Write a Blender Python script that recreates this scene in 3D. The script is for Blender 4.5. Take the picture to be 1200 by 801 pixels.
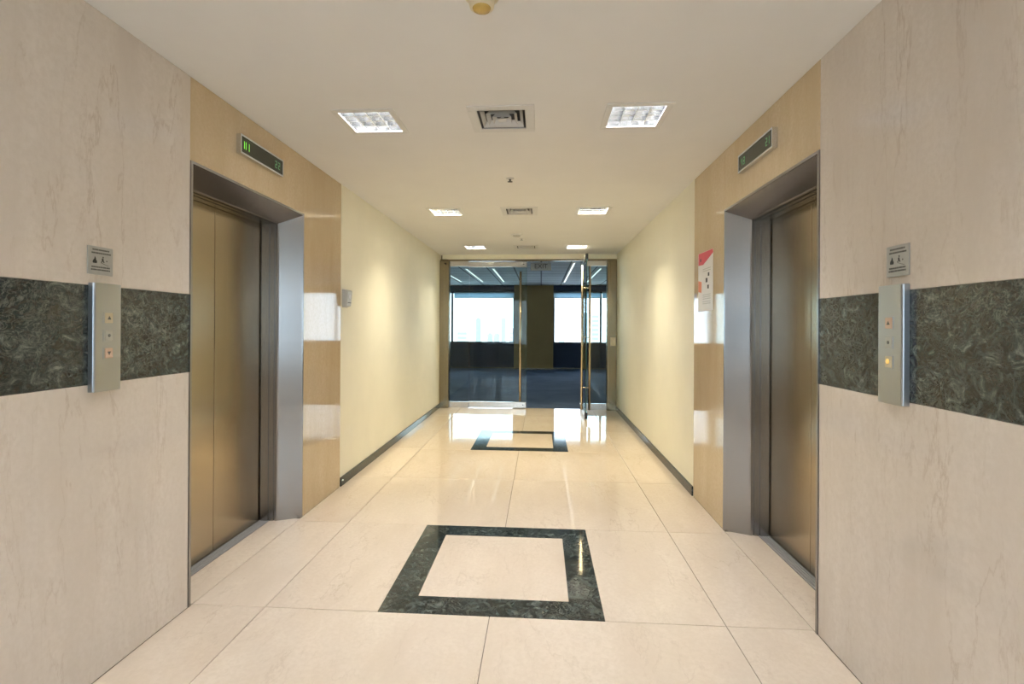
import bpy, bmesh, math, random
from mathutils import Matrix, Vector
random.seed(7)
SC = bpy.context.scene
COL = SC.collection
for o in list(bpy.data.objects):
    bpy.data.objects.remove(o)

# ------------------------------------------------------------------ camera
EYE = 1.3287
cam_d = bpy.data.cameras.new('camera')
cam = bpy.data.objects.new('camera', cam_d)
COL.objects.link(cam)
RT = Vector((0.99780971, 0.06594323, 0.00522279))
UP = Vector((-0.00513182, -0.00154878, 0.99998563))
FW = Vector((-0.06595037, 0.99782217, 0.00120698))
M = Matrix.Identity(4)
for i in range(3):
    M[i][0], M[i][1], M[i][2] = RT[i], UP[i], -FW[i]
M.translation = (0, 0, EYE)
cam.matrix_world = M
cam_d.sensor_fit = 'HORIZONTAL'
cam_d.sensor_width = 36.0
cam_d.lens = 36.0 * 602.656 / 1200.0
cam_d.shift_x = (600 - 594.139) / 1200.0
cam_d.shift_y = (381.964 - 400.5) / 1200.0
cam_d.clip_start = 0.02
cam_d.clip_end = 3000
SC.camera = cam

# ------------------------------------------------------------------ sky, exposure
w = bpy.data.worlds.new('sky')
SC.world = w
w.use_nodes = True
bg = w.node_tree.nodes['Background']
bg.inputs['Color'].default_value = (0.74, 0.88, 1.0, 1)
bg.inputs['Strength'].default_value = 3.2
SC.view_settings.view_transform = 'Standard'
SC.view_settings.look = 'None'
SC.view_settings.gamma = 1
SC.view_settings.use_curve_mapping = False
SC.view_settings.exposure = 0.84
NEUTRAL = (0.97, 0.97, 1.0)
WARM = (1.0, 0.89, 0.64)
LAMP_W = 38.0

# ------------------------------------------------------------------ materials
def new_mat(name):
    m = bpy.data.materials.new(name)
    m.use_nodes = True
    nt = m.node_tree
    for n in list(nt.nodes):
        nt.nodes.remove(n)
    out = nt.nodes.new('ShaderNodeOutputMaterial')
    b = nt.nodes.new('ShaderNodeBsdfPrincipled')
    nt.links.new(b.outputs[0], out.inputs[0])
    return m, nt, b, out

def node(nt, kind, **kw):
    n = nt.nodes.new(kind)
    for k, v in kw.items():
        if k.startswith('i_'):
            key = k[2:].replace('_', ' ')
            n.inputs[key].default_value = v
        else:
            setattr(n, k, v)
    return n

def ramp(nt, fac, stops):
    r = nt.nodes.new('ShaderNodeValToRGB')
    els = r.color_ramp.elements
    while len(els) < len(stops):
        els.new(0.5)
    for e, (p, c) in zip(els, stops):
        e.position = p
        e.color = (c[0], c[1], c[2], 1) if not isinstance(c, (int, float)) else (c, c, c, 1)
    nt.links.new(fac, r.inputs[0])
    return r.outputs[0]

def mixc(nt, fac, a, b, mode='MIX'):
    m = nt.nodes.new('ShaderNodeMix')
    m.data_type = 'RGBA'
    m.blend_type = mode
    for sock, v in ((m.inputs[0], fac), (m.inputs[6], a), (m.inputs[7], b)):
        if hasattr(v, 'is_linked'):
            nt.links.new(v, sock)
        elif isinstance(v, (int, float)):
            sock.default_value = v
        else:
            sock.default_value = (v[0], v[1], v[2], 1)
    return m.outputs[2]

def coords(nt, scale, rot=(0, 0, 0), rand=9.0):
    g = nt.nodes.new('ShaderNodeNewGeometry')
    oi = nt.nodes.new('ShaderNodeObjectInfo')
    v = nt.nodes.new('ShaderNodeVectorMath'); v.operation = 'MULTIPLY_ADD'
    comb = nt.nodes.new('ShaderNodeCombineXYZ')
    for i, k in enumerate((1.0, 1.7, 0.6)):
        mm = nt.nodes.new('ShaderNodeMath'); mm.operation = 'MULTIPLY'
        mm.inputs[1].default_value = rand * k
        nt.links.new(oi.outputs['Random'], mm.inputs[0])
        nt.links.new(mm.outputs[0], comb.inputs[i])
    v.inputs[1].default_value = (1, 1, 1)
    nt.links.new(g.outputs['Position'], v.inputs[0])
    nt.links.new(comb.outputs[0], v.inputs[2])
    mp = nt.nodes.new('ShaderNodeMapping')
    mp.inputs['Scale'].default_value = scale
    mp.inputs['Rotation'].default_value = rot
    nt.links.new(v.outputs[0], mp.inputs[0])
    return mp.outputs[0], oi.outputs['Random']

def noise(nt, vec, scale, detail=4, rough=0.55, dist=0.0):
    n = nt.nodes.new('ShaderNodeTexNoise')
    n.inputs['Scale'].default_value = scale
    n.inputs['Detail'].default_value = detail
    n.inputs['Roughness'].default_value = rough
    n.inputs['Distortion'].default_value = dist
    nt.links.new(vec, n.inputs['Vector'])
    return n.outputs['Fac']

def cream_marble(name, light, dark, vein, stretch, rot, rough, veins=0.55):
    m, nt, b, out = new_mat(name)
    vec, rnd = coords(nt, stretch, rot)
    flat, _ = coords(nt, (1, 1, 1), rot)
    cloud = noise(nt, vec, 1.6, 6, 0.65, 0.2)
    base = ramp(nt, cloud, [(0.32, dark), (0.62, light)])
    fine = noise(nt, flat, 55, 4, 0.65)
    base = mixc(nt, ramp(nt, fine, [(0.38, 0.6), (0.60, 0.0)]), base, dark)
    col = base
    for sc, wd, amt, off in ((0.9, 0.0026, veins, 0.50), (2.1, 0.0034, veins * 0.6, 0.47)):
        vn = noise(nt, vec, sc, 9, 0.60, 0.25)
        line = ramp(nt, vn, [(off - wd * 2.2, 0.0), (off - wd * 0.4, amt), (off + wd * 0.4, amt), (off + wd * 2.2, 0.0)])
        gate = ramp(nt, noise(nt, vec, sc * 1.9, 3, 0.6), [(0.42, 0.08), (0.60, 1.0)])
        f = nt.nodes.new('ShaderNodeMath'); f.operation = 'MULTIPLY'
        nt.links.new(line, f.inputs[0]); nt.links.new(gate, f.inputs[1])
        col = mixc(nt, f.outputs[0], col, vein)
    tint = ramp(nt, rnd, [(0.0, (0.94, 0.93, 0.92)), (1.0, (1.0, 1.0, 1.0))])
    col = mixc(nt, 1.0, col, tint, 'MULTIPLY')
    nt.links.new(col, b.inputs['Base Color'])
    b.inputs['Roughness'].default_value = rough
    b.inputs['IOR'].default_value = 1.5
    return m

def dark_marble(name, rough=0.12, scale=1.0, tint=(0.95, 0.90, 0.83)):
    m, nt, b, out = new_mat(name)
    vec, rnd = coords(nt, (scale, scale, scale * 1.2), (0.6, 0.2, 0.3))
    a = noise(nt, vec, 13, 9, 0.74, 1.6)
    c = ramp(nt, a, [(0.36, (0.004, 0.008, 0.010)), (0.5, (0.016, 0.026, 0.029)),
                     (0.58, (0.055, 0.075, 0.075)), (0.70, (0.20, 0.235, 0.23))])
    v = noise(nt, vec, 22, 6, 0.65, 2.0)
    line = ramp(nt, v, [(0.46, 0.0), (0.495, 0.55), (0.53, 0.0)])
    big = noise(nt, vec, 2.0, 2, 0.5)
    g = nt.nodes.new('ShaderNodeMath'); g.operation = 'MULTIPLY'
    nt.links.new(line, g.inputs[0])
    nt.links.new(ramp(nt, big, [(0.4, 0.1), (0.65, 1.0)]), g.inputs[1])
    c = mixc(nt, g.outputs[0], c, (0.24, 0.27, 0.25))
    c = mixc(nt, 1.0, c, tint, 'MULTIPLY')
    nt.links.new(c, b.inputs['Base Color'])
    b.inputs['Roughness'].default_value = rough
    return m

def plain(name, col, rough=0.5, metal=0.0, vary=0.05, scale=30, bump=0.0, spec=0.5):
    m, nt, b, out = new_mat(name)
    vec, rnd = coords(nt, (1, 1, 1), rand=3)
    n = noise(nt, vec, scale, 3, 0.6)
    lo = tuple(c * (1 - vary) for c in col)
    hi = tuple(min(1, c * (1 + vary)) for c in col)
    nt.links.new(ramp(nt, n, [(0.3, lo), (0.7, hi)]), b.inputs['Base Color'])
    b.inputs['Roughness'].default_value = rough
    b.inputs['Metallic'].default_value = metal
    b.inputs['Specular IOR Level'].default_value = spec
    if bump:
        bp = nt.nodes.new('ShaderNodeBump')
        bp.inputs['Strength'].default_value = bump
        bp.inputs['Distance'].default_value = 0.002
        nt.links.new(n, bp.inputs['Height'])
        nt.links.new(bp.outputs[0], b.inputs['Normal'])
    return m

def brushed(name, col, rough=0.28, axis='Z', aniso=0.6):
    m, nt, b, out = new_mat(name)
    s = {'Z': (90, 90, 1.0), 'Y': (90, 1.0, 90), 'X': (1.0, 90, 90)}[axis]
    vec, rnd = coords(nt, s, rand=5)
    n = noise(nt, vec, 4, 4, 0.7)
    lo = tuple(c * 0.97 for c in col)
    nt.links.new(ramp(nt, n, [(0.3, lo), (0.7, col)]), b.inputs['Base Color'])
    r = ramp(nt, n, [(0.3, rough * 0.98), (0.7, rough * 1.02)])
    nt.links.new(r, b.inputs['Roughness'])
    b.inputs['Metallic'].default_value = 1.0
    b.inputs['Anisotropic'].default_value = aniso
    tg = nt.nodes.new('ShaderNodeTangent')
    tg.direction_type = 'RADIAL'; tg.axis = 'Z'
    nt.links.new(tg.outputs[0], b.inputs['Tangent'])
    return m

def emit(name, col, strength):
    m, nt, b, out = new_mat(name)
    vec, rnd = coords(nt, (1, 1, 1), rand=1)
    n = noise(nt, vec, 20, 2)
    c = ramp(nt, n, [(0.3, tuple(x * 0.96 for x in col)), (0.7, col)])
    nt.links.new(c, b.inputs['Base Color'])
    nt.links.new(c, b.inputs['Emission Color'])
    b.inputs['Emission Strength'].default_value = strength
    return m

def glass(name, tint=(0.90, 0.95, 0.94), ior=1.28):
    m, nt, b, out = new_mat(name)
    nt.nodes.remove(b)
    tr = nt.nodes.new('ShaderNodeBsdfTransparent')
    vec, rnd = coords(nt, (1, 1, 1), rand=1)
    n = noise(nt, vec, 1.5, 2)
    nt.links.new(ramp(nt, n, [(0.3, tuple(t * 0.985 for t in tint)), (0.7, tint)]), tr.inputs[0])
    gl = nt.nodes.new('ShaderNodeBsdfGlossy')
    gl.inputs['Roughness'].default_value = 0.01
    gl.inputs['Color'].default_value = (1, 1, 1, 1)
    fr = nt.nodes.new('ShaderNodeFresnel')
    fr.inputs['IOR'].default_value = ior
    mx = nt.nodes.new('ShaderNodeMixShader')
    nt.links.new(fr.outputs[0], mx.inputs[0])
    nt.links.new(tr.outputs[0], mx.inputs[1])
    nt.links.new(gl.outputs[0], mx.inputs[2])
    nt.links.new(mx.outputs[0], out.inputs[0])
    return m

def fabric(name, col):
    m, nt, b, out = new_mat(name)
    vec, rnd = coords(nt, (1, 1, 1), rand=1)
    c = ramp(nt, noise(nt, vec, 150, 2), [(0.3, tuple(x * 0.92 for x in col)), (0.7, col)])
    nt.links.new(c, b.inputs['Base Color']); b.inputs['Roughness'].default_value = 0.9
    tl = nt.nodes.new('ShaderNodeBsdfTranslucent'); nt.links.new(c, tl.inputs[0])
    mx = nt.nodes.new('ShaderNodeMixShader'); mx.inputs[0].default_value = 0.68
    nt.links.new(b.outputs[0], mx.inputs[1]); nt.links.new(tl.outputs[0], mx.inputs[2])
    nt.links.new(mx.outputs[0], out.inputs[0])
    return m

def carpet(name):
    m, nt, b, out = new_mat(name)
    vec, rnd = coords(nt, (1, 1, 1), rand=1)
    n = noise(nt, vec, 260, 3, 0.7)
    big = noise(nt, vec, 1.6, 4, 0.6, 0.5)
    c = ramp(nt, big, [(0.35, (0.05, 0.075, 0.125)), (0.65, (0.08, 0.115, 0.18))])
    c = mixc(nt, ramp(nt, n, [(0.35, 0.5), (0.65, 0.0)]), c, (0.03, 0.05, 0.09))
    nt.links.new(c, b.inputs['Base Color'])
    b.inputs['Roughness'].default_value = 0.9
    b.inputs['Specular IOR Level'].default_value = 0.15
    bp = nt.nodes.new('ShaderNodeBump'); bp.inputs['Strength'].default_value = 0.4
    bp.inputs['Distance'].default_value = 0.004
    nt.links.new(n, bp.inputs['Height']); nt.links.new(bp.outputs[0], b.inputs['Normal'])
    return m

def grid_ceiling(name):
    m, nt, b, out = new_mat(name)
    g = nt.nodes.new('ShaderNodeNewGeometry')
    br = nt.nodes.new('ShaderNodeTexBrick')
    br.offset = 0.0
    br.inputs['Color1'].default_value = (0.80, 0.84, 0.83, 1)
    br.inputs['Color2'].default_value = (0.76, 0.81, 0.80, 1)
    br.inputs['Mortar'].default_value = (0.20, 0.22, 0.22, 1)
    br.inputs['Scale'].default_value = 1.0
    br.inputs['Mortar Size'].default_value = 0.018
    br.inputs['Brick Width'].default_value = 0.6
    br.inputs['Row Height'].default_value = 0.6
    nt.links.new(g.outputs['Position'], br.inputs['Vector'])
    nt.links.new(br.outputs['Color'], b.inputs['Base Color'])
    b.inputs['Roughness'].default_value = 0.8
    return m

MT = {
    'wall_marble': cream_marble('polished cream wall marble', (0.755, 0.69, 0.62), (0.67, 0.60, 0.525), (0.40, 0.29, 0.20), (2.6, 2.6, 0.55), (0, 0, 0), 0.08, 0.36),
    'pier_marble': cream_marble('warm cream pier marble', (0.66, 0.535, 0.355), (0.58, 0.455, 0.285), (0.42, 0.30, 0.17), (2.6, 2.6, 0.55), (0, 0, 0), 0.05, 0.25),
    'floor_marble': cream_marble('polished cream floor marble', (0.75, 0.65, 0.53), (0.67, 0.565, 0.445), (0.42, 0.31, 0.21), (2.2, 0.8, 1.0), (0, 0, 0.45), 0.045, 0.30),
    'dark': dark_marble('dark green marble', 0.12, 1.0),
    'dark_floor': dark_marble('dark green floor marble', 0.06, 1.0),
    'skirting': dark_marble('slate green skirting marble', 0.10, 1.6),
    'grout': plain('dark joint filler', (0.20, 0.165, 0.125), 0.9),
    'cream_paint': plain('cream wall paint', (0.88, 0.845, 0.70), 0.55, vary=0.02, scale=3),
    'ceil_paint': plain('white ceiling paint', (0.80, 0.80, 0.795), 0.7, vary=0.015, scale=3),
    'white_metal': plain('white enamelled metal', (0.72, 0.72, 0.71), 0.4, vary=0.02),
    'concrete': plain('plain wall core', (0.55, 0.52, 0.47), 0.8),
    'door_steel': brushed('bronze tinted brushed steel', (0.47, 0.395, 0.29), 0.24),
    'steel': brushed('brushed stainless steel', (0.60, 0.585, 0.56), 0.24),
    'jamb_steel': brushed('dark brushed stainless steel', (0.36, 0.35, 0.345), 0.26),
    'alu': brushed('satin aluminium', (0.47, 0.49, 0.51), 0.34, 'Z', 0.3),
    'alu_sill': plain('worn aluminium sill', (0.40, 0.40, 0.39), 0.45, 0.25),
    'brass': brushed('warm brushed steel handle', (0.66, 0.56, 0.40), 0.22),
    'post': brushed('bronzed steel post', (0.27, 0.225, 0.145), 0.24),
    'silver': brushed('bright satin silver', (0.74, 0.77, 0.82), 0.26, 'Z', 0.3),
    'mirror_alu': plain('bright louvre aluminium', (0.82, 0.83, 0.84), 0.115, 1.0, vary=0.02),
    'black': plain('black plastic', (0.012, 0.012, 0.013), 0.4),
    'duct': plain('grey duct lining', (0.20, 0.20, 0.20), 0.8),
    'screen': plain('dark smoked display glass', (0.018, 0.026, 0.016), 0.08),
    'led': emit('green led', (0.22, 0.80, 0.08), 0.5),
    'led_dim': emit('dim green led', (0.10, 0.26, 0.12), 0.35),
    'plate': plain('grey engraved plate', (0.42, 0.42, 0.40), 0.35, 0.3, vary=0.06),
    'ink': plain('dark engraved ink', (0.03, 0.03, 0.028), 0.6),
    'ink_soft': plain('worn engraved ink', (0.10, 0.10, 0.09), 0.6),
    'button': plain('ivory lift button', (0.62, 0.55, 0.40), 0.35),
    'button_rose': plain('peach lift button', (0.62, 0.44, 0.33), 0.35),
    'button_grey': plain('grey key plate', (0.48, 0.49, 0.48), 0.3, 0.5),
    'amber': emit('amber button light', (0.80, 0.55, 0.16), 0.35),
    'paper': plain('white poster paper', (0.80, 0.79, 0.77), 0.5, vary=0.02),
    'red': plain('poster red', (0.62, 0.05, 0.07), 0.5),
    'orange': plain('poster orange', (0.70, 0.22, 0.10), 0.5),
    'grey_plastic': plain('grey plastic', (0.52, 0.52, 0.49), 0.4),
    'dark_plastic': plain('dark grey plastic', (0.13, 0.13, 0.12), 0.4),
    'ivory': plain('ivory plastic', (0.74, 0.65, 0.46), 0.4),
    'amber_lens': plain('amber detector lens', (0.56, 0.38, 0.10), 0.25),
    'glass': glass('clear door glass', (0.86, 0.93, 0.92)),
    'win_glass': glass('window glass', (0.93, 0.96, 0.97)),
    'glass_edge': plain('green glass edge', (0.05, 0.13, 0.11), 0.1),
    'carpet': carpet('blue office carpet'),
    'office_ceiling': grid_ceiling('office ceiling tile'),
    'navy': plain('dark navy panel', (0.025, 0.045, 0.085), 0.6),
    'olive': plain('olive beige paint', (0.40, 0.27, 0.10), 0.6, vary=0.04, scale=2),
    'office_wall': plain('office wall paint', (0.70, 0.69, 0.64), 0.7, vary=0.03, scale=2),
    'blind': fabric('pale blue roller blind', (0.62, 0.76, 0.84)),
    'frame_dark': plain('dark window frame', (0.05, 0.06, 0.07), 0.4),
    'strip': emit('office strip light', (0.92, 1.0, 0.95), 0.7),
    'tower_a': plain('pale blue tower cladding', (0.33, 0.45, 0.48), 0.7),
    'tower_b': plain('grey tower cladding', (0.34, 0.38, 0.43), 0.7),
    'tower_c': plain('pale tower cladding', (0.52, 0.55, 0.58), 0.7),
    'city_ground': plain('pale ground', (0.66, 0.67, 0.68), 0.9, vary=0.1, scale=0.02),
}

# ------------------------------------------------------------------ mesh helpers
def bm_box(bm, x0, x1, y0, y1, z0, z1):
    vs = [bm.verts.new(p) for p in ((x0, y0, z0), (x1, y0, z0), (x1, y1, z0), (x0, y1, z0),
                                    (x0, y0, z1), (x1, y0, z1), (x1, y1, z1), (x0, y1, z1))]
    for f in ((3, 2, 1, 0), (4, 5, 6, 7), (0, 1, 5, 4), (1, 2, 6, 5), (2, 3, 7, 6), (3, 0, 4, 7)):
        bm.faces.new([vs[i] for i in f])

def bevel_all(bm, width, seg=1):
    bmesh.ops.bevel(bm, geom=list(bm.edges), offset=width, segments=seg, affect='EDGES', profile=0.5)

def mesh_of(name, bm, mat, smooth=False):
    bmesh.ops.recalc_face_normals(bm, faces=bm.faces)
    me = bpy.data.meshes.new(name)
    bm.to_mesh(me); bm.free()
    me.materials.append(MT[mat])
    if smooth:
        for p in me.polygons:
            p.use_smooth = True
    return me

def place(name, me, parent=None, loc=(0, 0, 0), rot=(0, 0, 0)):
    o = bpy.data.objects.new(name, me)
    COL.objects.link(o)
    o.location = loc
    o.rotation_euler = rot
    o.parent = parent
    return o

def boxes(name, lst, mat, parent=None, loc=(0, 0, 0), bev=0.0, seg=1, rot=(0, 0, 0)):
    bm = bmesh.new()
    for b in lst:
        bm_box(bm, *b)
    if bev:
        bevel_all(bm, bev, seg)
    return place(name, mesh_of(name, bm, mat), parent, loc, rot)

def bm_lathe(bm, prof, n=24, cx=0, cy=0):
    rings = []
    for r, z in prof:
        if r < 1e-6:
            rings.append([bm.verts.new((cx, cy, z))])
        else:
            rings.append([bm.verts.new((cx + r * math.cos(2 * math.pi * k / n), cy + r * math.sin(2 * math.pi * k / n), z)) for k in range(n)])
    for a, b in zip(rings, rings[1:]):
        for k in range(n):
            j = (k + 1) % n
            if len(a) == 1 and len(b) == 1:
                continue
            if len(a) == 1:
                bm.faces.new((a[0], b[k], b[j]))
            elif len(b) == 1:
                bm.faces.new((a[k], b[0], a[j]))
            else:
                bm.faces.new((a[k], b[k], b[j], a[j]))

def lathe(name, prof, mat, parent=None, loc=(0, 0, 0), n=24, rot=(0, 0, 0)):
    bm = bmesh.new(); bm_lathe(bm, prof, n)
    return place(name, mesh_of(name, bm, mat, True), parent, loc, rot)

def bm_prism(bm, pts, axis, a, b):
    """pts 2d polygon extruded along axis from a to b; x: pts=(y,z), y: (x,z), z: (x,y)"""
    def v(p, t):
        return {'x': (t, p[0], p[1]), 'y': (p[0], t, p[1]), 'z': (p[0], p[1], t)}[axis]
    A = [bm.verts.new(v(p, a)) for p in pts]
    B = [bm.verts.new(v(p, b)) for p in pts]
    n = len(pts)
    bm.faces.new(A); bm.faces.new(B[::-1])
    for i in range(n):
        j = (i + 1) % n
        bm.faces.new((A[i], B[i], B[j], A[j]))

def prism(name, pts, axis, a, b, mat, parent=None, loc=(0, 0, 0), bev=0.0):
    bm = bmesh.new(); bm_prism(bm, pts, axis, a, b)
    if bev:
        bevel_all(bm, bev)
    return place(name, mesh_of(name, bm, mat), parent, loc)

def tag(o, label, cat, group=None):
    o['label'] = label; o['category'] = cat
    if group:
        o['group'] = group
    return o

def thing(name, label, cat, loc=(0, 0, 0), rz=0, group=None):
    o = bpy.data.objects.new(name, None)
    o.empty_display_size = 0.1
    COL.objects.link(o)
    o.location = loc
    o.rotation_euler = (0, 0, rz)
    return tag(o, label, cat, group)

def struct(o):
    o['kind'] = 'structure'
    return o

def copy_tree(o, parent=None):
    c = o.copy(); COL.objects.link(c); c.parent = parent
    for ch in list(o.children):
        copy_tree(ch, c)
    return c

# ------------------------------------------------------------------ dimensions
XL, XR, H = -1.6528, 1.2065, 2.5
XC = (XL + XR) / 2
Y0, YN, YF, YM, YD = -3.40, 2.318, 3.478, 4.152, 8.38
YEL = (YN + YF) / 2
DT = 2.1066
TH = 0.42
PT = 0.02                      # stone panel thickness
YO, ZO = 16.4, 2.63            # office window wall, office ceiling
XO0, XO1 = -8.5, 8.0

# ------------------------------------------------------------------ floor
JOINT = 0.0035
fl = struct(boxes('floor', [(XL - 0.30, XR + 0.30, Y0 - 0.1, YD + 0.06, -0.12, -0.004)], 'grout'))
def tile(x0, x1, y0, y1, mat='floor_marble', name='floor_tile', parent=fl):
    j = JOINT / 2
    bm = bmesh.new()
    bm_box(bm, -(x1 - x0) / 2 + j, (x1 - x0) / 2 - j, -(y1 - y0) / 2 + j, (y1 - y0) / 2 - j, -0.02, 0.0)
    top = [e for e in bm.edges if all(v.co.z > -1e-5 for v in e.verts)]
    bmesh.ops.bevel(bm, geom=top, offset=0.0008, segments=1, affect='EDGES')
    return place(name, mesh_of(name, bm, mat), parent, ((x0 + x1) / 2, (y0 + y1) / 2, 0))
PITCH, YJ = 1.054, 2.352
JL, JR, JM = -1.295, 0.831, -0.229
SQ0, SQ1, SQB = -0.753, 0.296, 0.154
def inlay(y0, y1):
    j = 0.001
    a, b, c, d, e = SQ0, SQ1, y0, y1, SQB
    tile(a + e, b - e, c + e, d - e)
    for pts in (((a, c), (b, c), (b - e, c + e), (a + e, c + e)), ((b, c), (b, d), (b - e, d - e), (b - e, c + e)),
                ((b, d), (a, d), (a + e, d - e), (b - e, d - e)), ((a, d), (a, c), (a + e, c + e), (a + e, d - e))):
        cx = sum(p[0] for p in pts) / 4; cy = sum(p[1] for p in pts) / 4
        bm = bmesh.new()
        bm_prism(bm, [((p[0] - cx) * 0.998, (p[1] - cy) * 0.998) for p in pts], 'z', -0.02, 0.0)
        place('border_strip', mesh_of('border_strip', bm, 'dark_floor'), fl, (cx, cy, 0))
for k in range(-6, 6):
    ya, yb = YJ + k * PITCH, YJ + (k + 1) * PITCH
    yb = min(yb, YD + 0.05)
    ya = max(ya, Y0)
    if yb - ya < 0.05:
        continue
    tile(XL, JL, ya, yb); tile(JR, XR, ya, yb)
    if k in (0, 3, -3):
        tile(JL, SQ0, ya, yb); tile(SQ1, JR, ya, yb)
        inlay(ya, yb)
    else:
        tile(JL, JM, ya, yb); tile(JM, JR, ya, yb)
tile(XL - 0.19, XL, YEL - 0.55, YEL + 0.55); tile(XR, XR + 0.19, YEL - 0.55, YEL + 0.55)

# ------------------------------------------------------------------ side walls: core, stone panels, painted part
def side_wall(side):
    s = -1 if side == 'left' else 1
    X = XL if s < 0 else XR
    def bx(d0, d1, y0, y1, z0, z1):
        a, b = X + s * d0, X + s * d1
        return (min(a, b), max(a, b), y0, y1, z0, z1)
    core = [bx(PT, TH, Y0, YN, -0.1, H), bx(PT, TH, YN, YF, DT, H), bx(TH - 0.06, TH, YN, YF, -0.1, DT),
            bx(PT, TH, YF, YM, -0.1, H)]
    wl = struct(boxes('wall_' + side, core, 'concrete'))
    pw = struct(boxes('wall_%s_passage' % side, [bx(0.0, TH, YM, YD + 0.06, -0.1, H)], 'cream_paint'))
    def panel(y0, y1, z0, z1, mat, name='marble_panel'):
        g = 0.0008
        b = bx(0, PT + 0.001, y0 + g, y1 - g, z0 + g, z1 - g)
        c = [(b[0] + b[1]) / 2, (b[2] + b[3]) / 2, (b[4] + b[5]) / 2]
        boxes(name, [(b[0] - c[0], b[1] - c[0], b[2] - c[1], b[3] - c[1], b[4] - c[2], b[5] - c[2])], mat, wl, c, bev=0.0007)
    ys = [YN, 1.10, -0.12, -1.34, -2.56, Y0]
    z1, z2 = (1.108, 1.474) if s < 0 else (1.088, 1.457)
    for a, b in zip(ys[1:], ys):
        panel(a, b, 0, z1, 'wall_marble'); panel(a, b, z2, H, 'wall_marble')
        panel(a, b, z1, z2, 'dark', 'marble_band')
    panel(YN, YF, DT, H, 'pier_marble')
    panel(YF, YM, 0, H, 'pier_marble')
    # skirting in the painted passage
    b = bx(-0.012, 0.002, YM + 0.001, YD - 0.09, 0, 0.075)
    struct(boxes('baseboard_' + side, [b], 'skirting', bev=0.002))
side_wall('left'); side_wall('right')

# ------------------------------------------------------------------ ceiling with openings for fittings
ROWS = [2.893, 5.205, 7.545]
BACK_ROWS = [0.567, -1.759]
LX = [XC - 0.752, XC + 0.738]
holes = []
for y in ROWS + BACK_ROWS:
    for x in LX:
        holes.append((x - 0.142, x + 0.142, y - 0.142, y + 0.142))
    holes.append((XC - 0.135, XC + 0.135, y - 0.135, y + 0.135))
def ceiling_mesh():
    bm = bmesh.new()
    xs = sorted({XL - 0.1, XR + 0.1} | {v for h in holes for v in h[:2]})
    ys = sorted({Y0 - 0.1, YD + 0.06} | {v for h in holes for v in h[2:]})
    grid = {}
    def vert(i, j):
        if (i, j) not in grid:
            grid[(i, j)] = bm.verts.new((xs[i], ys[j], H))
        return grid[(i, j)]
    for i in range(len(xs) - 1):
        for j in range(len(ys) - 1):
            cx, cy = (xs[i] + xs[i + 1]) / 2, (ys[j] + ys[j + 1]) / 2
            if any(h[0] < cx < h[1] and h[2] < cy < h[3] for h in holes):
                continue
            bm.faces.new((vert(i, j), vert(i, j + 1), vert(i + 1, j + 1), vert(i + 1, j)))
    bm_box(bm, XL - TH, XR + TH, Y0 - 0.1, YD + 0.06, H + 0.3, H + 0.4)
    return bm
struct(place('ceiling', mesh_of('ceiling', ceiling_mesh(), 'ceil_paint')))

# ------------------------------------------------------------------ wall and window behind the camera (daylight end of the lobby)
bw = struct(boxes('wall_back', [(XL - TH, XR + TH, Y0 - 0.2, Y0, -0.1, 0.60), (XL - TH, XR + TH, Y0 - 0.2, Y0, 2.42, H + 0.4),
                                (XL - TH, XL + 0.06, Y0 - 0.2, Y0, 0.60, 2.42), (XR - 0.06, XR + TH, Y0 - 0.2, Y0, 0.60, 2.42)], 'cream_paint'))
def window(name, x0, x1, z0, z1, y, mull, mat='frame_dark', t=0.05):
    w_ = struct(boxes(name, [(x0, x1, y - t, y + t, z0, z0 + t), (x0, x1, y - t, y + t, z1 - t, z1),
                             (x0, x0 + t, y - t, y + t, z0 + t, z1 - t), (x1 - t, x1, y - t, y + t, z0 + t, z1 - t)], mat))
    for m_ in mull:
        boxes('mullion', [(m_ - 0.03, m_ + 0.03, y - t, y + t, z0 + t, z1 - t)], mat, w_)
    xs = [x0 + t] + list(mull) + [x1 - t]
    for a, b in zip(xs, xs[1:]):
        boxes('pane', [(a, b, y - 0.006, y + 0.006, z0 + t, z1 - t)], 'win_glass', w_)
    return w_
window('window_back_offscreen', XL + 0.06, XR - 0.06, 0.60, 2.42, Y0 - 0.1, [XC])

# ------------------------------------------------------------------ elevators
def frame_loop(prof, hw, ht, legs):
    """profile of (x, inset) swept round the opening, mitred corners"""
    bm = bmesh.new()
    n = len(prof)
    def ring(kind):
        r = []
        for x, ins in prof:
            if kind == 0: p = (x, -hw + ins, 0.0)
            elif kind == 1: p = (x, -hw + ins, ht - ins)
            elif kind == 2: p = (x, hw - ins, ht - ins)
            else: p = (x, hw - ins, 0.0)
            r.append(bm.verts.new(p))
        return r
    A, B = ring(legs[0]), ring(legs[1])
    for i in range(n):
        j = (i + 1) % n
        bm.faces.new((A[i], A[j], B[j], B[i]))
    bm.faces.new(A); bm.faces.new(B[::-1])
    return bm
PROF = [(-0.34, 0.001), (0.005, 0.001), (0.005, 0.014), (-0.002, 0.017), (-0.132, 0.080), (-0.140, 0.086), (-0.152, 0.086), (-0.152, 0.080),
        (-0.162, 0.080), (-0.162, 0.088), (-0.190, 0.088), (-0.190, 0.082), (-0.198, 0.082), (-0.198, 0.090), (-0.250, 0.090), (-0.250, 0.078), (-0.34, 0.078)]
el = thing('elevator', 'brushed steel elevator entrance facing the one beside the poster', 'elevator', (XL, YEL, 0))
HW = (YF - YN) / 2
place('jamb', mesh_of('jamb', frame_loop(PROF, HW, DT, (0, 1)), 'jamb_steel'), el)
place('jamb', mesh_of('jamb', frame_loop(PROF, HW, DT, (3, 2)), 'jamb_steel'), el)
place('lintel', mesh_of('lintel', frame_loop(PROF, HW, DT, (1, 2)), 'jamb_steel'), el)
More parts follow.
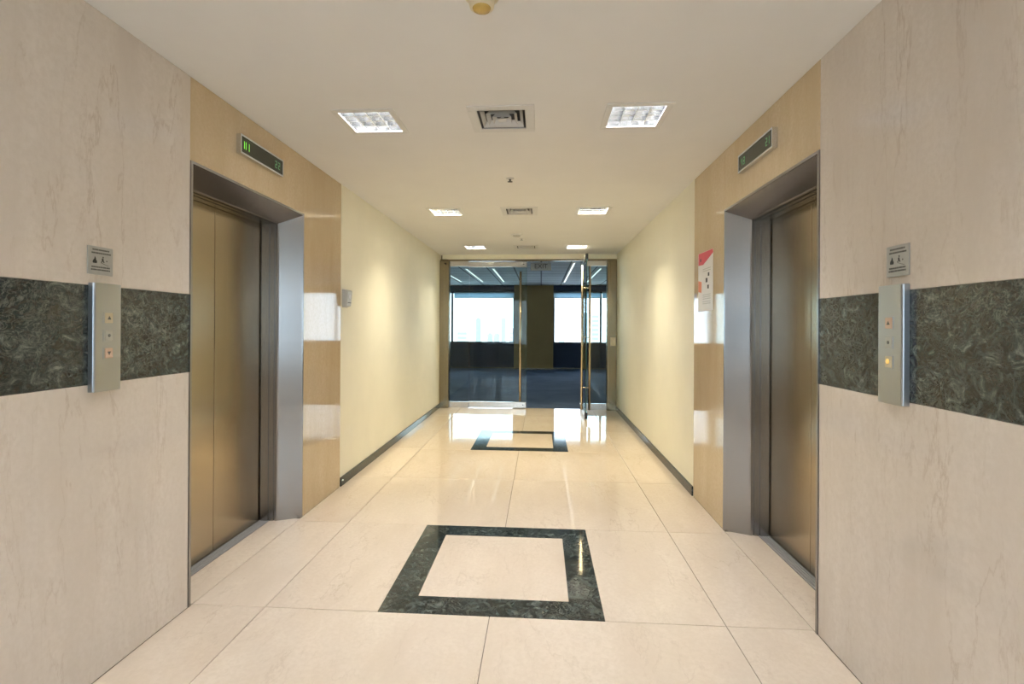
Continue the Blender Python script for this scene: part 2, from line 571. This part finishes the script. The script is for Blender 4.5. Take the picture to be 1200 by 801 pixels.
for sgn in (-1, 1):
    a, b = (-0.499, -0.0025) if sgn < 0 else (0.0025, 0.499)
    d = boxes('door_panel', [(-0.292, -0.258, a, b, 0.008, 2.026)], 'door_steel', el, bev=0.002)
sill = boxes('sill', [(-0.34, -0.292, -0.50, 0.50, -0.02, 0.0), (-0.258, -0.19, -0.50, 0.50, -0.02, -0.006)], 'alu_sill', el)
for q in range(4):
    boxes('sill_ridge', [(-0.258 + 0.0175 * q, -0.2455 + 0.0175 * q, -0.50, 0.50, -0.007, 0.001)], 'alu_sill', sill)
boxes('door_track', [(-0.292, -0.258, -0.50, 0.50, -0.02, -0.012)], 'alu_sill', sill)
er = copy_tree(el)
er.location = (XR, YEL, 0); er.rotation_euler = (0, 0, math.pi)
er['label'] = 'brushed steel elevator entrance beside the marble pier with the red poster'

# floor indicators above the elevators
def seg_digit(bm, y, z, w_, h_, segs):
    t = w_ * 0.22
    S = {'a': (y, y + w_, z + h_ - t, z + h_), 'g': (y, y + w_, z + h_ / 2 - t / 2, z + h_ / 2 + t / 2), 'd': (y, y + w_, z, z + t),
         'f': (y, y + t, z + h_ / 2, z + h_), 'e': (y, y + t, z, z + h_ / 2), 'b': (y + w_ - t, y + w_, z + h_ / 2, z + h_), 'c': (y + w_ - t, y + w_, z, z + h_ / 2)}
    for s_ in segs:
        y0, y1, z0, z1 = S[s_]
        bm_box(bm, 0.0262, 0.0270, y0, y1, z0, z1)
dl = thing('floor_indicator', 'silver framed floor indicator with bright green digits above an elevator', 'indicator', (XL, 2.908, 2.315))
boxes('body', [(0.0, 0.024, -0.229, 0.229, -0.053, 0.053)], 'silver', dl, bev=0.002)
boxes('bezel', [(0.02, 0.029, -0.229, 0.229, -0.053, -0.043), (0.02, 0.029, -0.229, 0.229, 0.043, 0.053),
                (0.02, 0.029, -0.229, -0.221, -0.043, 0.043), (0.02, 0.029, 0.221, 0.229, -0.043, 0.043)], 'silver', dl)
scn = boxes('screen', [(0.02, 0.026, -0.221, 0.221, -0.043, 0.043)], 'screen', dl)
def digits(bright, dim, parent):
    for lst, mat in ((bright, 'led' if parent is scn else 'led_dim'), (dim, 'led_dim')):
        for y, s_ in lst:
            bm = bmesh.new(); seg_digit(bm, y, -0.020, 0.021, 0.042, s_)
            place('digit', mesh_of('digit', bm, mat), parent)
dr = copy_tree(dl)
dr.location = (XR, 2.948, 2.308); dr.rotation_euler = (0, 0, math.pi)
dr['label'] = 'silver framed floor indicator with faint green digits above an elevator'
digits([(-0.195, 'efbc'), (-0.165, 'bc')], [(0.135, 'abged'), (0.170, 'abged')], scn)
scr = [c for c in dr.children if c.name.startswith('screen')][0]
digits([(-0.19, 'bcf'), (0.17, 'bc')], [(0.145, 'abged'), (-0.155, 'abgcd')], scr)

# call panels
cp = thing('call_panel', 'aluminium elevator call panel on the dark band away from the poster', 'call panel', (XL, 1.836, 0))
prism('body', [(0.0, -0.062), (0.020, -0.062), (0.025, -0.057), (0.025, 0.057), (0.020, 0.062), (0.0, 0.062)], 'z', 1.080, 1.483, 'alu', cp, bev=0.0012)
for z, mt, sym in ((1.354, 'button', 1), (1.288, 'button_grey', 0), (1.222, 'button_rose', -1)):
    b = boxes('button', [(0.023, 0.029, -0.018, 0.018, -0.019, 0.019)], mt, cp, (0, 0, z), bev=0.002)
    boxes('button_edge', [(0.023, 0.0275, -0.024, -0.0185, -0.022, 0.022), (0.023, 0.0275, 0.0185, 0.0205, -0.022, 0.022),
                          (0.023, 0.0275, -0.0185, 0.0185, 0.0195, 0.022), (0.023, 0.0275, -0.0185, 0.0185, -0.022, -0.0195)], 'alu', b)
    if sym:
        prism('arrow', [(-0.008, -0.006 * sym), (0.008, -0.006 * sym), (0.0, 0.008 * sym)], 'x', 0.0288, 0.0296, 'ink_soft', b)
    else:
        lathe('key_slot', [(0, 0.0), (0.006, 0.0), (0.006, 0.002), (0, 0.002)], 'dark_plastic', b, (0.028, 0, 0), 14, (0, math.pi / 2, 0))
cr = copy_tree(cp)
cr.location = (XR, 1.830, -0.006); cr.rotation_euler = (0, 0, math.pi)
cr['label'] = 'aluminium elevator call panel with an amber lower button, poster side'
bt = [c for c in cr.children if c.name.startswith('button')]
for o, mt in zip(sorted(bt, key=lambda o: -o.location.z), ('button_rose', 'button_grey', 'button')):
    o.data = o.data.copy(); o.data.materials.clear(); o.data.materials.append(MT[mt])
    if mt == 'button':
        lathe('button_lamp', [(0, 0.0), (0.009, 0.0), (0.009, 0.0015), (0, 0.0015)], 'amber', o, (0.0288, -0.002, 0.002), 16, (0, math.pi / 2, 0))

# notice plates (fire pictograms) above the call panels
pl = thing('notice_plate', 'engraved grey fire notice plate above the call panel away from the poster', 'sign', (XL, 1.823, 1.567))
pb = boxes('plate', [(0.0, 0.005, -0.055, 0.055, -0.0525, 0.0525)], 'plate', pl, bev=0.001)
def text_rows(parent, z, ys, rnd):
    bm = bmesh.new()
    y = ys[0]
    while y < ys[1] - 0.003:
        l = min(rnd.uniform(0.004, 0.008), ys[1] - y)
        bm_box(bm, 0.0049, 0.0055, y, y + l, z - 0.0027, z + 0.0027)
        y += l + rnd.uniform(0.0008, 0.002)
    place('engraved_line', mesh_of('engraved_line', bm, 'ink_soft'), parent)
rr = random.Random(3)
for z, ys in ((0.040, (-0.036, 0.040)), (0.028, (-0.040, 0.044)), (-0.024, (-0.040, 0.040)), (-0.034, (-0.042, 0.044))):
    text_rows(pb, z, ys, rr)
prism('flame_symbol', [(-0.034, -0.010), (-0.018, -0.010), (-0.0165, -0.003), (-0.021, 0.002), (-0.0225, 0.010), (-0.0265, 0.015), (-0.028, 0.006), (-0.033, 0.001), (-0.0355, -0.005)], 'x', 0.0049, 0.0056, 'ink', pb)
bm = bmesh.new()
bm_prism(bm, [(0.006, 0.016), (0.011, 0.0175), (0.013, 0.013), (0.009, 0.011)], 'x', 0.0049, 0.0056)
bm_prism(bm, [(0.004, 0.010), (0.011, 0.010), (0.012, 0.002), (0.016, -0.004), (0.013, -0.006), (0.008, 0.0), (0.003, -0.007), (0.000, -0.005), (0.005, 0.001)], 'x', 0.0049, 0.0056)
place('person_symbol', mesh_of('person_symbol', bm, 'ink'), pb)
bm = bmesh.new()
for q in range(4):
    bm_box(bm, 0.0049, 0.0054, 0.002 + 0.008 * q, 0.011 + 0.008 * q, -0.009 - 0.0025 * q, -0.0075 - 0.0025 * q)
bm_box(bm, 0.0049, 0.0054, 0.024, 0.029, -0.001, 0.004)
place('stair_symbol', mesh_of('stair_symbol', bm, 'ink_soft'), pb)
pr = copy_tree(pl)
pr.location = (XR, 1.823, 1.559); pr.rotation_euler = (0, 0, math.pi)
pr['label'] = 'engraved grey fire notice plate above the amber lit call panel'

# ------------------------------------------------------------------ ceiling lights
def frame_ring(o, i, z0, z1):
    return [(-o, o, -o, -i, z0, z1), (-o, o, i, o, z0, z1), (-o, -i, -i, i, z0, z1), (i, o, -i, i, z0, z1)]
def make_light():
    t = thing('ceiling_light', '', 'ceiling light')
    boxes('trim_ring', frame_ring(0.175, 0.140, -0.005, 0.001), 'white_metal', t, bev=0.0015)
    bm = bmesh.new()
    a, b, h = 0.140, 0.128, 0.105
    lo = [bm.verts.new((x * a, y * a, 0)) for x, y in ((-1, -1), (1, -1), (1, 1), (-1, 1))]
    hi = [bm.verts.new((x * b, y * b, h)) for x, y in ((-1, -1), (1, -1), (1, 1), (-1, 1))]
    for i in range(4):
        bm.faces.new((lo[i], lo[(i + 1) % 4], hi[(i + 1) % 4], hi[i]))
    bm.faces.new(hi)
    place('reflector', mesh_of('reflector', bm, 'mirror_alu'), t)
    bm = bmesh.new(); bm_prism(bm, [(-0.0015, 0.0), (0.0015, 0.0), (0.004, 0.018), (0.010, 0.05), (-0.010, 0.05), (-0.004, 0.018)], 'y', -0.137, 0.137)
    lou = mesh_of('louvre_blade', bm, 'mirror_alu')
    for q in (-0.07, 0.0, 0.07):
        place('louvre_blade', lou, t, (q, 0, 0.004))
        place('louvre_blade', lou, t, (0, q, 0.004), (0, 0, math.pi / 2))
    return t
lt = make_light()
def put_light(src, x, y, label, colr, watts, first):
    o = src if first else copy_tree(src)
    o.location = (x, y, H)
    o['label'] = label
    o['group'] = 'recessed ceiling lights'
    ld = bpy.data.lights.new('lamp', 'AREA')
    ld.shape = 'SQUARE'; ld.size = 0.25
    ld.energy = watts; ld.color = colr
    off = y in BACK_ROWS
    if off:
        o.name = 'ceiling_light_offscreen'
    l = bpy.data.objects.new('lamp_offscreen' if off else 'lamp', ld); COL.objects.link(l)
    l.location = (0, 0, 0.098); l.parent = o
    return o
SIDE = ['on the wall sensor side', 'on the poster side']
ROWTXT = ['between the elevators', 'above the middle of the cream passage', 'just before the glass doors']
plan = []
for r, y in enumerate(ROWS):
    for s, x in enumerate(LX):
        plan.append((x, y, 'square recessed louvre light %s, %s' % (ROWTXT[r], SIDE[s]), (NEUTRAL, WARM, WARM)[r], LAMP_W * (0.85, 1.2, 0.9)[r]))
for r, y in enumerate(BACK_ROWS):
    for s, x in enumerate(LX):
        plan.append((x, y, 'square recessed louvre light %s, %s' % (('beside the amber detector', 'by the back window')[r], SIDE[s]), NEUTRAL, LAMP_W * 0.85))
proto = lt
copies = [proto] + [copy_tree(proto) for _ in plan[1:]]
for o, (x, y, lab, c, wt) in zip(copies, plan):
    put_light(o, x, y, lab, c, wt, True)

# ------------------------------------------------------------------ air diffusers
def make_vent():
    t = thing('air_vent', '', 'air vent')
    boxes('frame', frame_ring(0.182, 0.130, -0.006, 0.001), 'white_metal', t, bev=0.002)
    for r, z in ((0.117, 0.004), (0.085, 0.000), (0.052, -0.003)):
        bm = bmesh.new()
        a, b = r, r - 0.018
        L0 = [bm.verts.new((x * a, y * a, z - 0.006)) for x, y in ((-1, -1), (1, -1), (1, 1), (-1, 1))]
        L1 = [bm.verts.new((x * b, y * b, z + 0.020)) for x, y in ((-1, -1), (1, -1), (1, 1), (-1, 1))]
        U0 = [bm.verts.new((v.co.x * 0.99, v.co.y * 0.99, v.co.z + 0.0025)) for v in L0]
        U1 = [bm.verts.new((v.co.x * 0.99, v.co.y * 0.99, v.co.z + 0.0025)) for v in L1]
        for i in range(4):
            j = (i + 1) % 4
            bm.faces.new((L0[i], L0[j], L1[j], L1[i])); bm.faces.new((U0[i], U1[i], U1[j], U0[j]))
            bm.faces.new((L0[i], U0[i], U0[j], L0[j])); bm.faces.new((L1[i], L1[j], U1[j], U1[i]))
        place('vane', mesh_of('vane', bm, 'white_metal'), t)
    bm = bmesh.new()
    L0 = [bm.verts.new((x * 0.022, y * 0.022, -0.008)) for x, y in ((-1, -1), (1, -1), (1, 1), (-1, 1))]
    bm.faces.new(L0); ap = bm.verts.new((0, 0, 0.016))
    for i in range(4): bm.faces.new((L0[i], L0[(i + 1) % 4], ap))
    place('centre_cone', mesh_of('centre_cone', bm, 'white_metal'), t)
    bm = bmesh.new(); bm_box(bm, -0.133, 0.133, -0.133, 0.133, 0.0, 0.16)
    bm.faces.ensure_lookup_table()
    bmesh.ops.delete(bm, geom=[f for f in bm.faces if all(v.co.z < 1e-6 for v in f.verts)], context='FACES')
    place('duct', mesh_of('duct', bm, 'duct'), t)
    return t
vt = make_vent()
vcop = [vt] + [copy_tree(vt) for _ in range(len(ROWS + BACK_ROWS) - 1)]
for o, y, lab in zip(vcop, ROWS + BACK_ROWS,
                     ['white square air vent on the ceiling between the elevators', 'white square air vent over the middle of the cream passage',
                      'white square air vent on the ceiling just before the glass doors', 'white square air vent on the lobby ceiling near the detector',
                      'white square air vent on the lobby ceiling near the back window']):
    o.location = (XC, y, H); o['label'] = lab; o['group'] = 'ceiling air vents'

# ------------------------------------------------------------------ detectors and sprinklers
sd = thing('smoke_detector', 'ivory smoke detector with an amber lens, hanging from the lobby ceiling', 'smoke detector', (-0.214, 1.80, H))
lathe('base', [(0, 0.0), (0.062, 0.0), (0.062, -0.010), (0.052, -0.016), (0, -0.016)], 'ivory', sd, n=32)
lathe('housing', [(0.046, -0.012), (0.046, -0.030), (0.042, -0.048), (0.030, -0.052), (0, -0.052)], 'ivory', sd, n=32)
lathe('lens', [(0, -0.050), (0.033, -0.050), (0.030, -0.056), (0.015, -0.061), (0, -0.062)], 'amber_lens', sd, n=24)
def sprinkler(label, x, y, dark=True):
    t = thing('sprinkler', label, 'sprinkler', (x, y, H))
    lathe('escutcheon', [(0, 0.0), (0.032, 0.0), (0.032, -0.003), (0.018, -0.008), (0, -0.008)], 'white_metal', t, n=20)
    lathe('head', [(0.010, -0.006), (0.010, -0.014), (0.006, -0.018), (0.006, -0.026), (0, -0.026)], 'dark_plastic' if dark else 'alu', t, n=12)
    lathe('deflector', [(0, -0.025), (0.020, -0.025), (0.020, -0.028), (0, -0.028)], 'dark_plastic' if dark else 'alu', t, n=12)
sprinkler('small dark sprinkler head on the ceiling above the first plain passage tiles', -0.250, 4.055)
sprinkler('small pale sprinkler head on the ceiling close behind the flat round detector', -0.262, 6.80, False)
fd = thing('round_detector', 'flat round white detector on the ceiling before the glass doors', 'smoke detector', (-0.315, 6.52, H))
lathe('base', [(0, 0.0), (0.075, 0.0), (0.075, -0.008), (0.06, -0.012), (0, -0.012)], 'white_metal', fd, n=28)
lathe('cap', [(0.05, -0.010), (0.05, -0.022), (0.04, -0.03), (0, -0.03)], 'grey_plastic', fd, n=28)

# ------------------------------------------------------------------ poster and wall sensor
po = thing('poster', 'white paper notice with a red heading taped on the marble pier', 'poster', (XR, 3.872, 1.672))
po.rotation_euler = (0, 0, math.pi)
sh = prism('sheet', [(-0.168, -0.222), (0.170, -0.218), (0.166, 0.216), (-0.170, 0.220)], 'x', 0.0005, 0.0020, 'paper', po)
prism('heading_print', [(-0.05, 0.125), (0.170, 0.188), (0.166, 0.215), (-0.165, 0.219), (-0.165, 0.13)], 'x', 0.0019, 0.0024, 'red', sh)
prism('picture_print', [(-0.165, -0.07), (-0.09, -0.08), (-0.085, 0.0), (-0.165, 0.015)], 'x', 0.0019, 0.0024, 'orange', sh)
for (y, z, a) in ((0.075, 0.045, 0.016), (0.03, 0.005, 0.020), (0.065, -0.045, 0.017), (-0.11, 0.165, 0.014)):
    boxes('symbol_print', [(0.0019, 0.0026, y - a, y + a, z - a * 0.8, z + a * 0.8)], 'ink', sh, bev=0.0003)
for z in (0.09, 0.075, -0.10, -0.115, -0.13, -0.15, -0.165):
    boxes('text_line_print', [(0.0019, 0.0023, -0.06, 0.12, z - 0.003, z + 0.003)], 'grey_plastic', sh)
sn = thing('wall_sensor', 'small grey wall-mounted sensor box at the start of the cream passage', 'sensor', (XL, 4.225, 1.555))
boxes('back_plate', [(0.0, 0.008, -0.05, 0.06, -0.072, 0.08)], 'grey_plastic', sn, bev=0.002)
prism('body', [(0.006, -0.068), (0.040, -0.060), (0.052, 0.062), (0.046, 0.074), (0.006, 0.074)], 'y', -0.045, 0.05, 'grey_plastic', sn, bev=0.003)
lathe('dial', [(0.016, 0.0), (0.016, 0.006), (0, 0.006)], 'white_metal', sn, (0.046, 0.005, 0.02), 18, (0, math.pi / 2, 0))
boxes('slot', [(0.040, 0.048, -0.03, 0.035, -0.035, -0.028)], 'dark_plastic', sn)

# ------------------------------------------------------------------ glass entrance screen
DZ = 2.40
struct(boxes('wall_end', [(XL - TH, XR + TH, YD - 0.06, YD + 0.10, 2.425, H + 0.4)], 'cream_paint'))
struct(boxes('trim_1', [(XL, XR, YD - 0.045, YD + 0.045, DZ, 2.425)], 'post'))
pn = [(-0.0, -0.075), (0.15, -0.075), (0.15, 0.075), (0.0, 0.075)]
for nm, x0, x1 in (('trim_2', XL, -1.500), ('trim_3', 1.055, XR)):
    p_ = struct(boxes(nm, [(x0, x1, YD - 0.085, YD + 0.07, 0.0, DZ)], 'post', bev=0.006, seg=2))
    boxes('cover_strip', [(x0 + 0.045, x1 - 0.045, YD - 0.090, YD - 0.084, 0.02, DZ - 0.02)], 'post', p_, bev=0.001)
hold = thing('door_holder', 'small bronze bracket on the steel post beside the closed glass door', 'bracket', (XL + 0.075, YD - 0.03, DZ))
boxes('block', [(-0.055, 0.05, -0.05, 0.03, 0.0, 0.026)], 'post', hold, bev=0.003)
boxes('arm', [(-0.05, -0.035, -0.058, -0.03, 0.02, 0.085)], 'post', hold)
lathe('bolt', [(0.012, 0.0), (0.012, 0.010), (0, 0.010)], 'black', hold, (0.02, -0.080, -0.05), 14, (math.pi / 2, 0, 0))
sw = thing('door_release_button', 'ivory push plate on the bronzed post beside the open glass door', 'switch', (1.146, YD - 0.090, 1.10))
boxes('plate', [(-0.042, 0.042, -0.010, 0.0, -0.068, 0.068)], 'ivory', sw, bev=0.002)
boxes('rocker', [(-0.02, 0.02, -0.014, -0.009, -0.03, 0.03)], 'ivory', sw, bev=0.002)

def rail(parent, x0, x1, z0, z1, name):
    return boxes(name, [(x0, x1, -0.022, 0.022, z0, z1)], 'steel', parent, bev=0.002)
def fixed_panel(label, x0, x1):
    t = thing('glass_side_panel', label, 'glass panel', ((x0 + x1) / 2, YD, 0), group='fixed glass panels')
    h = (x1 - x0) / 2
    boxes('pane', [(-h, h, -0.006, 0.006, 0.08, 2.33)], 'glass', t)
    rail(t, -h, h, 0.0, 0.098, 'bottom_rail'); rail(t, -h, h, 2.315, DZ, 'top_rail')
fixed_panel('narrow fixed glass panel between steel post and the closed glass door', -1.500, -1.180)
fixed_panel('narrow fixed glass panel between steel post and the open glass door', 0.72, 1.055)

def leaf(label, loc, rz, wdt, handle_sides):
    """local x runs from the hinge to the free edge"""
    t = thing('glass_door', label, 'glass door', loc, rz)
    boxes('pane', [(0.004, wdt, -0.006, 0.006, 0.10, 2.31)], 'glass', t)
    boxes('glass_edge', [(wdt, wdt + 0.002, -0.006, 0.006, 0.10, 2.31)], 'glass_edge', t)
    for nm, z0, z1 in (('bottom_rail', 0.012, 0.104), ('top_rail', 2.305, 2.39)):
        r = rail(t, 0.0, wdt - 0.003, z0, z1, nm)
        boxes('end_cap', [(wdt - 0.003, wdt + 0.002, -0.021, 0.021, z0, z1)], 'black', r)
        lathe('lock', [(0.010, 0.0), (0.010, 0.003), (0, 0.003)], 'dark_plastic', r, (wdt - 0.05, -0.022, (z0 + z1) / 2), 14, (math.pi / 2, 0, 0))
    for s in handle_sides:
        hd = lathe('handle', [(0, 0.125), (0.0165, 0.125), (0.0165, 2.225), (0, 2.225)], 'brass', t, (wdt - 0.10, s * 0.055, 0), 20)
        for z in (0.45, 1.18, 1.90):
            lathe('standoff', [(0.008, 0.0), (0.008, 0.050)], 'brass', hd, (0, 0, z), 10, (s * math.pi / 2, 0, 0))
    return t
leaf('closed frameless glass door with one tall steel pull bar each side', (-1.172, YD, 0), 0.0, 0.937, (-1, 1))
leaf('open frameless glass door swung into the passage, seen edge-on', (0.652, YD - 0.005, 0), -math.pi / 2, 0.925, (-1, 1))

# ------------------------------------------------------------------ office beyond the glass
struct(boxes('floor_office', [(XO0, XO1, YD + 0.06, YO + 0.1, -0.12, 0.0)], 'carpet'))
struct(boxes('ceiling_office', [(XO0, XO1, YD + 0.10, YO + 0.1, ZO, ZO + 0.12)], 'office_ceiling'))
struct(boxes('wall_office_left', [(XO0 - 0.2, XO0, YD, YO + 0.2, -0.1, ZO + 0.12)], 'office_wall'))
struct(boxes('wall_office_right', [(XO1, XO1 + 0.2, YD, YO + 0.2, -0.1, ZO + 0.12)], 'office_wall'))
struct(boxes('wall_office_front', [(XO0, XL - 0.001, YD - 0.06, YD + 0.10, -0.1, ZO + 0.12), (XR + 0.001, XO1, YD - 0.06, YD + 0.10, -0.1, ZO + 0.12)], 'office_wall'))
SILL, WTOP = 0.80, 2.45
PX0, PX1 = -0.845, 0.385
sp = struct(boxes('wall_office_window', [(XO0, XO1, YO, YO + 0.2, -0.1, 0.02)], 'navy'))
x = PX0
while x > XO0 + 0.3:
    x2 = max(XO0, x - 1.45)
    boxes('spandrel_panel', [(x2 + 0.004, x - 0.004, YO - 0.02, YO + 0.2, 0.0, SILL)], 'navy', sp); x = x2
x = PX1
while x < XO1 - 0.3:
    x2 = min(XO1, x + 1.45)
    boxes('spandrel_panel', [(x + 0.004, x2 - 0.004, YO - 0.02, YO + 0.2, 0.0, SILL)], 'navy', sp); x = x2
struct(boxes('trim_4', [(XO0, PX0, YO - 0.30, YO + 0.2, WTOP, ZO), (PX1, XO1, YO - 0.30, YO + 0.2, WTOP, ZO)], 'navy'))
struct(boxes('baseboard_office', [(XO0, PX0, YO - 0.045, YO - 0.02, 0.0, 0.045), (PX1, XO1, YO - 0.045, YO - 0.02, 0.0, 0.045), (PX0, PX1, YO - 0.325, YO - 0.30, 0.0, 0.045)], 'brass'))
struct(boxes('wall_pier', [(PX0, PX1, YO - 0.30, YO + 0.2, 0.0, ZO)], 'olive'))
window('window_1', XO0, PX0, SILL, WTOP, YO + 0.08, [-2.86, -4.9, -6.9])
window('window_2', PX1, XO1, SILL, WTOP, YO + 0.08, [1.885, 3.4, 4.9, 6.4])
for x0, x1, lab in ((-2.78, PX0 - 0.01, 'pale blue roller blind beside the olive pier, the wider one'), (PX1 + 0.01, 1.855, 'pale blue roller blind between the olive pier and the window mullion'),
                    (1.915, 3.37, 'pale blue roller blind past the window mullion')):
    t = thing('roller_blind', lab, 'blind', ((x0 + x1) / 2, YO - 0.04, WTOP))
    h = (x1 - x0) / 2
    bm = bmesh.new(); bm_lathe(bm, [(0, -h), (0.028, -h), (0.028, h), (0, h)], 14)
    place('roller', mesh_of('roller', bm, 'grey_plastic', True), t, (0, 0, -0.03), (0, math.pi / 2, 0))
    boxes('fabric', [(-h, h, -0.031, -0.028, -0.195, -0.03)], 'blind', t)
    boxes('hem_bar', [(-h, h, -0.035, -0.024, -0.212, -0.190)], 'grey_plastic', t, bev=0.002)
for x0, y0, y1, lab in ((-2.30, 10.4, 14.7, 'linear office strip light farthest from the olive pier, behind the fixed panel'),
                        (-1.68, 11.4, 14.7, 'linear office strip light, middle one of three behind the closed glass door'),
                        (-1.07, 11.4, 14.7, 'linear office strip light behind the closed glass door, next to the olive pier'),
                        (0.665, 10.4, 14.9, 'linear office strip light between the olive pier and the open glass door'),
                        (1.305, 11.4, 14.9, 'linear office strip light behind the fixed panel near the ivory push plate')):
    t = thing('strip_light', lab, 'strip light', (x0, (y0 + y1) / 2, ZO), group='office strip lights')
    h = (y1 - y0) / 2
    boxes('housing', [(-0.026, 0.026, -h, h, -0.012, 0.0)], 'white_metal', t)
    boxes('diffuser', [(-0.016, 0.016, -h + 0.01, h - 0.01, -0.018, -0.010)], 'strip', t)
ex = thing('exit_sign', 'grey hanging exit sign with dark letters behind the glass doors', 'sign', (-0.006, 10.0, 2.50))
boxes('panel', [(-0.20, 0.20, -0.02, 0.02, -0.078, 0.078)], 'plate', ex, bev=0.004)
for xx in (-0.15, 0.15):
    boxes('hanger', [(xx - 0.006, xx + 0.006, -0.006, 0.006, 0.07, 0.13)], 'alu', ex)
cu = bpy.data.curves.new('lettering', 'FONT')
cu.body = 'EXIT'; cu.size = 0.125; cu.align_x = 'CENTER'; cu.align_y = 'CENTER'; cu.extrude = 0.001
tmp = bpy.data.objects.new('lettering_source', cu)
COL.objects.link(tmp)
bpy.context.view_layer.update()
me = bpy.data.meshes.new_from_object(tmp.evaluated_get(bpy.context.evaluated_depsgraph_get()))
bpy.data.objects.remove(tmp)
me.materials.clear(); me.materials.append(MT['ink'])
place('lettering', me, ex, (0, -0.021, 0.0), (math.pi / 2, 0, 0))

# ------------------------------------------------------------------ the city outside
struct(boxes('ground', [(-900, 900, 60, 1500, -71, -70)], 'city_ground'))
def tower(label, u, v_top, wpx, dist, mat, kind):
    x = (u - 634) / 602.0 * dist
    top = EYE + (382 - v_top) / 602.0 * dist
    wd = wpx / 602.0 * dist
    t = thing('tower_block', label, 'building', (x, dist, -70), group='hazy city towers')
    hgt = top + 70
    boxes('body', [(-wd / 2, wd / 2, 0, wd, 0, hgt)], mat, t)
    if kind == 'arch':
        bm = bmesh.new()
        bm_prism(bm, [(wd / 2 * math.cos(a * math.pi / 10), wd / 2 * math.sin(a * math.pi / 10)) for a in range(11)], 'y', 0, wd)
        place('vaulted_roof', mesh_of('vaulted_roof', bm, mat), t, (0, 0, hgt))
    elif kind == 'step':
        boxes('penthouse', [(-wd * 0.3, wd * 0.3, wd * 0.2, wd * 0.8, hgt, hgt + wd * 0.25)], mat, t)
    else:
        boxes('roof_parapet', [(-wd * 0.52, wd * 0.52, -wd * 0.02, wd * 1.02, hgt, hgt + wd * 0.06)], mat, t)
    fl_h = 3.6
    k = 1
    bm = bmesh.new()
    while k * fl_h < hgt - 3:
        z = k * fl_h
        bm_box(bm, -wd * 0.44, wd * 0.44, -0.15, 0.1, z, z + 1.5); k += 1
    place('window_band', mesh_of('window_band', bm, 'tower_b'), t)
for args in (('slender pale blue tower block in the window view', 560, 373, 6, 300, 'tower_a', 'step'),
             ('grey slab tower block close to the window edge', 590, 372, 5, 330, 'tower_b', 'flat'),
             ('low grey building with a vaulted roof', 582, 393, 7, 260, 'tower_b', 'arch'),
             ('low wide pale building far off', 541, 386, 12, 420, 'tower_c', 'flat'),
             ('short pale blue building below the skyline', 574, 391, 6, 350, 'tower_a', 'step'),
             ('pale blue tower block beyond the office pier', 658, 373, 7, 310, 'tower_a', 'step'),
             ('low pale building next to the pale blue tower', 666, 389, 6, 380, 'tower_c', 'flat'),
             ('tall thin grey-blue tower behind the open glass door', 686, 366, 5, 400, 'tower_a', 'flat'),
             ('broad pale tower behind the window mullion', 697, 366, 8, 420, 'tower_c', 'step'),
             ('squat pale building at the window sill', 600, 385, 6, 450, 'tower_c', 'step')):
    tower(*args)
